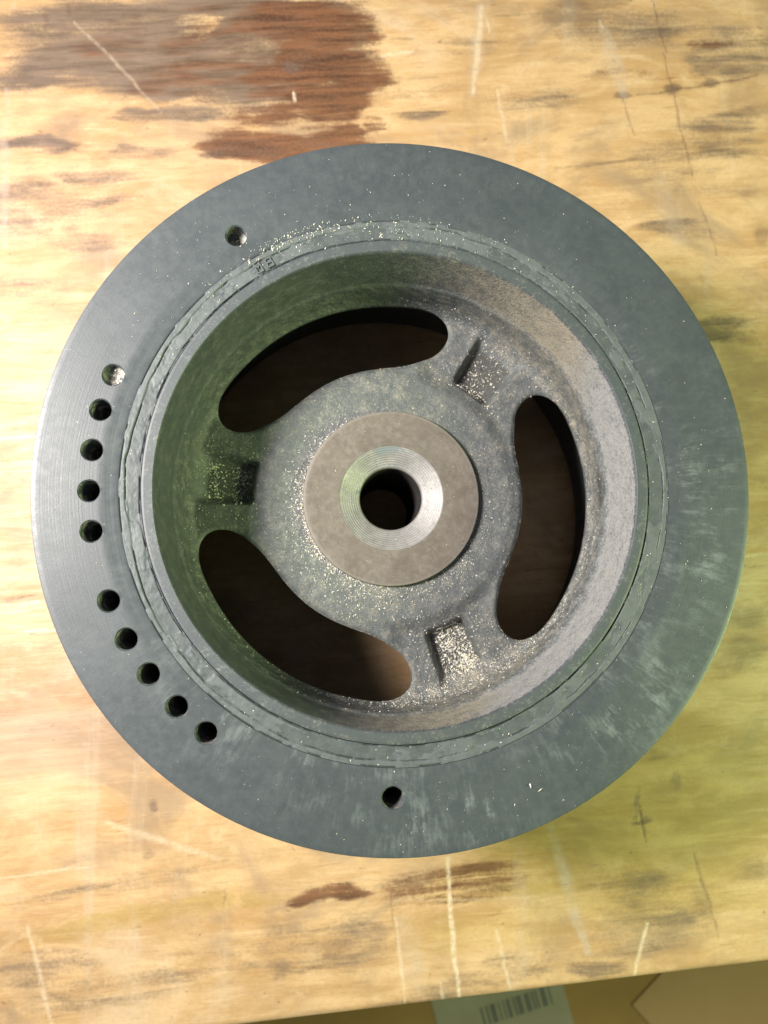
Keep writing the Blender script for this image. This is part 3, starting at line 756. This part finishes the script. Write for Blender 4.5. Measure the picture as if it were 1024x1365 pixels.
# --- two worn characters moulded into the rubber
def stroke(pts, w, z0, z1):
    out = []
    for (a, b) in zip(pts[:-1], pts[1:]):
        a = np.array(a); b = np.array(b); d = (b - a) / np.linalg.norm(b - a); q = np.array([-d[1], d[0]]) * w
        a2 = a - d * w * .6; b2 = b + d * w * .6
        out.append(prism([tuple(a2 - q), tuple(b2 - q), tuple(b2 + q), tuple(a2 + q)], z0 + random.uniform(-.02, .02), z1 + random.uniform(-.05, .05)))
    return out
for ang, pts in ((122.6, [[(-.7, 0), (-.7, 2.2), (0, 1.2), (.7, 2.2), (.7, 0)], [(-.7, 0), (.7, 0)]]), (119.9, [[(-.7, .1), (-.7, 2.1), (.6, 2.1), (.6, 1.2), (-.6, 1.1), (.7, 1.0), (.7, 0), (-.6, 0)]])):
    q = math.radians(ang); er = np.array([math.cos(q), math.sin(q)]); et = np.array([math.sin(q), -math.cos(q)])
    parts = []
    for line in pts:
        parts += stroke([er * (59.3 + y) + et * x for x, y in line], 0.16, -0.9, -0.12)
    v, f = join_vf(parts)
    st = link('moulded_character', mesh_np('moulded_character', np.array(v), f), M_rub, rub_o)
    attr(st.data, 'flake', np.full(len(st.data.vertices), .6)); attr(st.data, 'crack', np.zeros(len(st.data.vertices)))

# ------------------------------------------------------------------ box on the floor beyond the bench edge
def box_mesh(name, x0, x1, y0, y1, z0, z1, bev=0.8):
    bm = bmesh.new(); bmesh.ops.create_cube(bm, size=1)
    for q in bm.verts: q.co = Vector(((x0 + x1) / 2 + q.co.x * (x1 - x0), (y0 + y1) / 2 + q.co.y * (y1 - y0), (z0 + z1) / 2 + q.co.z * (z1 - z0))) * MM
    bmesh.ops.bevel(bm, geom=bm.edges[:], offset=bev * MM, segments=2, affect='EDGES')
    me = bpy.data.meshes.new(name); bm.to_mesh(me); bm.free(); return me
M_card = simple('brown_cardboard', (0.30, 0.175, 0.06), (0.23, 0.13, 0.045), 8, 0.75)
M_flap = simple('pale_cardboard', (0.36, 0.22, 0.11), (0.30, 0.175, 0.085), 8, 0.7)
M_label = simple('label_paper', (0.30, 0.265, 0.20), (0.24, 0.21, 0.155), 25, 0.6)
M_ink = simple('black_print', (0.10, 0.10, 0.09), (0.12, 0.12, 0.11), 60, 0.6)
M_floor = simple('floor_concrete', (0.10, 0.09, 0.08), (0.06, 0.055, 0.05), 6, 0.8)
# units mm, ring top = 0: box top lies 300 mm below the bench top, the floor 700 mm
ZB, ZF = -250.0, -700.0
fl = box_mesh('floor', -1500, 1500, -1500, 1500, ZF - 30, ZF, 0.5); fo = link('floor', fl, M_floor); fo.location.z = 0; fo['kind'] = 'structure'
box = bpy.data.objects.new('cardboard_box', None); C.objects.link(box); box.location = (92 * MM, -268 * MM, ZF * MM); box.rotation_euler.z = math.radians(15)
box['label'] = 'brown cardboard box with a grey barcode label, low beyond the bench edge'; box['category'] = 'box'
HB = ZB - ZF
link('carton', box_mesh('carton', -170, 290, -330, 110, 0, HB, 1.5), M_card, box)
fp = link('flap', box_mesh('flap', 0, 190, -210, 0, 0.5, 1.4, 0.3), M_flap, box); fp.location = (70 * MM, -35 * MM, HB * MM); fp.rotation_euler.z = math.radians(28)
lb = link('shipping_label', box_mesh('shipping_label', -50, 32, -120, 42, HB, HB + 0.5, 0.1), M_label, box)
bars = []; x = -22.0; random.seed(3)
while x < 24:
    w = random.choice([0.9, 1.4, 2.2, 3.2]); bars.append(prism([(x, -20), (x + w, -20), (x + w, -9), (x, -9)], HB + 0.42, HB + 0.62)); x += w + random.choice([0.9, 1.4, 2.0])
v, f = join_vf(bars); v = np.array(v); v[:, 2] -= ZT
link('barcode', mesh_np('barcode', v, f), M_ink, lb)


# ------------------------------------------------------------------ shavings
def shavings():
    dg = bpy.context.evaluated_depsgraph_get()
    V = []; F = []
    for o in (ring_o, hub_o, boss_o, cham_o, rub_o, bench_o):
        me = o.data; c = np.zeros(len(me.vertices) * 3); me.vertices.foreach_get('co', c); c = c.reshape(-1, 3)
        if o is bench_o: continue
        off = len(V); V += [Vector(p) for p in c]; F += [[i + off for i in p.vertices] for p in me.polygons]
    bvh = BVHTree.FromPolygons(V, F)
    spots = []                                       # x, y, size
    def polar_set(n, a0, a1, r0, r1, s0, s1, conc=None, rpow=1.0):
        n = int(n * 1.35)
        a = rng.uniform(a0, a1, n) if conc is None else rng.normal(a0, a1, n)
        r = r0 + (r1 - r0) * rng.random(n) ** rpow
        s = s0 + (s1 - s0) * rng.random(n) ** 2.5
        for q, w, k in zip(np.radians(a), r, s): spots.append((w * math.cos(q), w * math.sin(q), k))
    def clump(n, cx, cy, sd, s0, s1):
        for _ in range(n): spots.append((rng.normal(cx, sd), rng.normal(cy, sd), s0 + (s1 - s0) * rng.random() ** 2))
    polar_set(950, 215, 46, 23.4, 29.5, .12, .55, 1, 2.2)       # drift against the boss, lower left
    polar_set(420, 185, 30, 23.3, 26.0, .12, .6, 1, 2.0)
    polar_set(330, 262, 26, 23.6, 33, .12, .5, 1, 1.3)
    polar_set(260, 320, 26, 24.3, 28, .10, .4, 1, 1.3)
    polar_set(900, 0, 360, 23.5, 35.5, .10, .38)                 # loose over the disc
    polar_set(90, 0, 360, 9, 23, .10, .30)                       # on the boss face
    for s, n in zip(SPOKE, (260, 300, 620)): polar_set(n, s - 17, s + 17, 35, 53.2, .10, .5)
    for s, n in zip(SPOKE, (150, 220, 620)): polar_set(n, s - 6, s + 6, 36.5, 50, .14, .7)
    polar_set(120, SPOKE[0] + 1, 6, 36.2, 38.5, .15, .6, 1)
    for cx, cy, n in ((19.5, -42.5, 170), (21.5, -44.0, 190), (15.5, -39.0, 90), (17.5, -44.5, 60), (-47.5, 8.5, 70), (-39.5, 6.0, 60), (-41.0, 0.5, 50), (-46, 1.5, 40), (24, 35, 40)):
        clump(n, cx, cy, 1.0, .12, .6)
    # swept into the corner under the wall
    polar_set(1500, -72, 28, 49.5, 54.0, .10, .46, 1, 0.8)
    polar_set(1000, -30, 34, 52.6, 54.2, .10, .38, 1)
    polar_set(420, 45, 26, 50.5, 54.2, .10, .36, 1)
    polar_set(260, 225, 26, 52.8, 54.4, .10, .42, 1)
    polar_set(160, 90, 14, 52.0, 54, .10, .34, 1)
    # along the cracks of the rubber ring
    polar_set(210, 100, 22, 58.3, 64.5, .10, .5, 1)
    polar_set(150, 112, 9, 62.0, 65.0, .14, .55, 1)
    polar_set(120, 60, 20, 58.3, 64, .10, .34, 1)
    polar_set(260, 0, 360, 58.3, 64, .08, .36)
    polar_set(240, 0, 360, 64, 82, .08, .34)
    polar_set(70, 120, 30, 64, 76, .10, .40, 1)
    for a, n in ((122.8, 34), (159.0, 46)):
        q = math.radians(a); clump(n, 69.6 * math.cos(q) + .5, 69.6 * math.sin(q) - .2, 1.0, .2, .75)
    for px, py, k in ((28.7, -67.5, 0.75), (30.9, -68.5, 0.95), (25.1, -71.6, 0.4)): spots.append((px, py, k))
    vs = []; fs = []
    for (x, y, s) in spots:
        hit = bvh.ray_cast(Vector((x * MM, y * MM, 0.08)), Vector((0, 0, -1)))
        if hit[0] is None: continue
        p, nr = hit[0], hit[1]
        if p.z < 0.004: continue
        if nr.z < 0: nr = -nr
        s *= 1.18; L = s * MM * random.uniform(.7, 1.6); wd = s * MM * random.uniform(.25, .65); hh = s * MM * random.uniform(.12, .4)
        t1 = nr.orthogonal().normalized(); t1 = (Matrix.Rotation(random.uniform(0, 6.283), 3, nr) @ t1 + nr * random.uniform(-.1, .5)).normalized()
        t2 = nr.cross(t1).normalized(); up = t1.cross(t2); b = p + nr * (0.00003 + wd * .25)
        k = len(vs)
        bend = random.uniform(-.4, .4) * wd
        vs += [b - t1 * L * .5, b + t2 * wd * .5 + t1 * bend, b + t1 * L * .5 + up * hh * random.uniform(0, 1.2), b - t2 * wd * .5 + t1 * L * random.uniform(-.2, .2), b + up * hh + t1 * bend]
        fs += [[k, k + 4, k + 1], [k + 1, k + 4, k + 2], [k + 2, k + 4, k + 3], [k + 3, k + 4, k], [k, k + 1, k + 2, k + 3]]
    me = bpy.data.meshes.new('metal_shavings'); me.from_pydata(vs, [], fs); me.update()
    t = NT('pale_shavings'); P = t.tc.outputs['Object']
    n = t.noise(P, 1600, 2); col = t.mix(t.ramp(n, 0.40, 0.60), (0.58, 0.54, 0.40), (0.86, 0.85, 0.78))
    t.out(col, 0.45, spec=0.6)
    o = link('metal_shavings', me, t.m); o['kind'] = 'stuff'
    o['label'] = 'pale shavings and dust scattered over the pulley hub and ring'; o['category'] = 'shavings'
shavings()
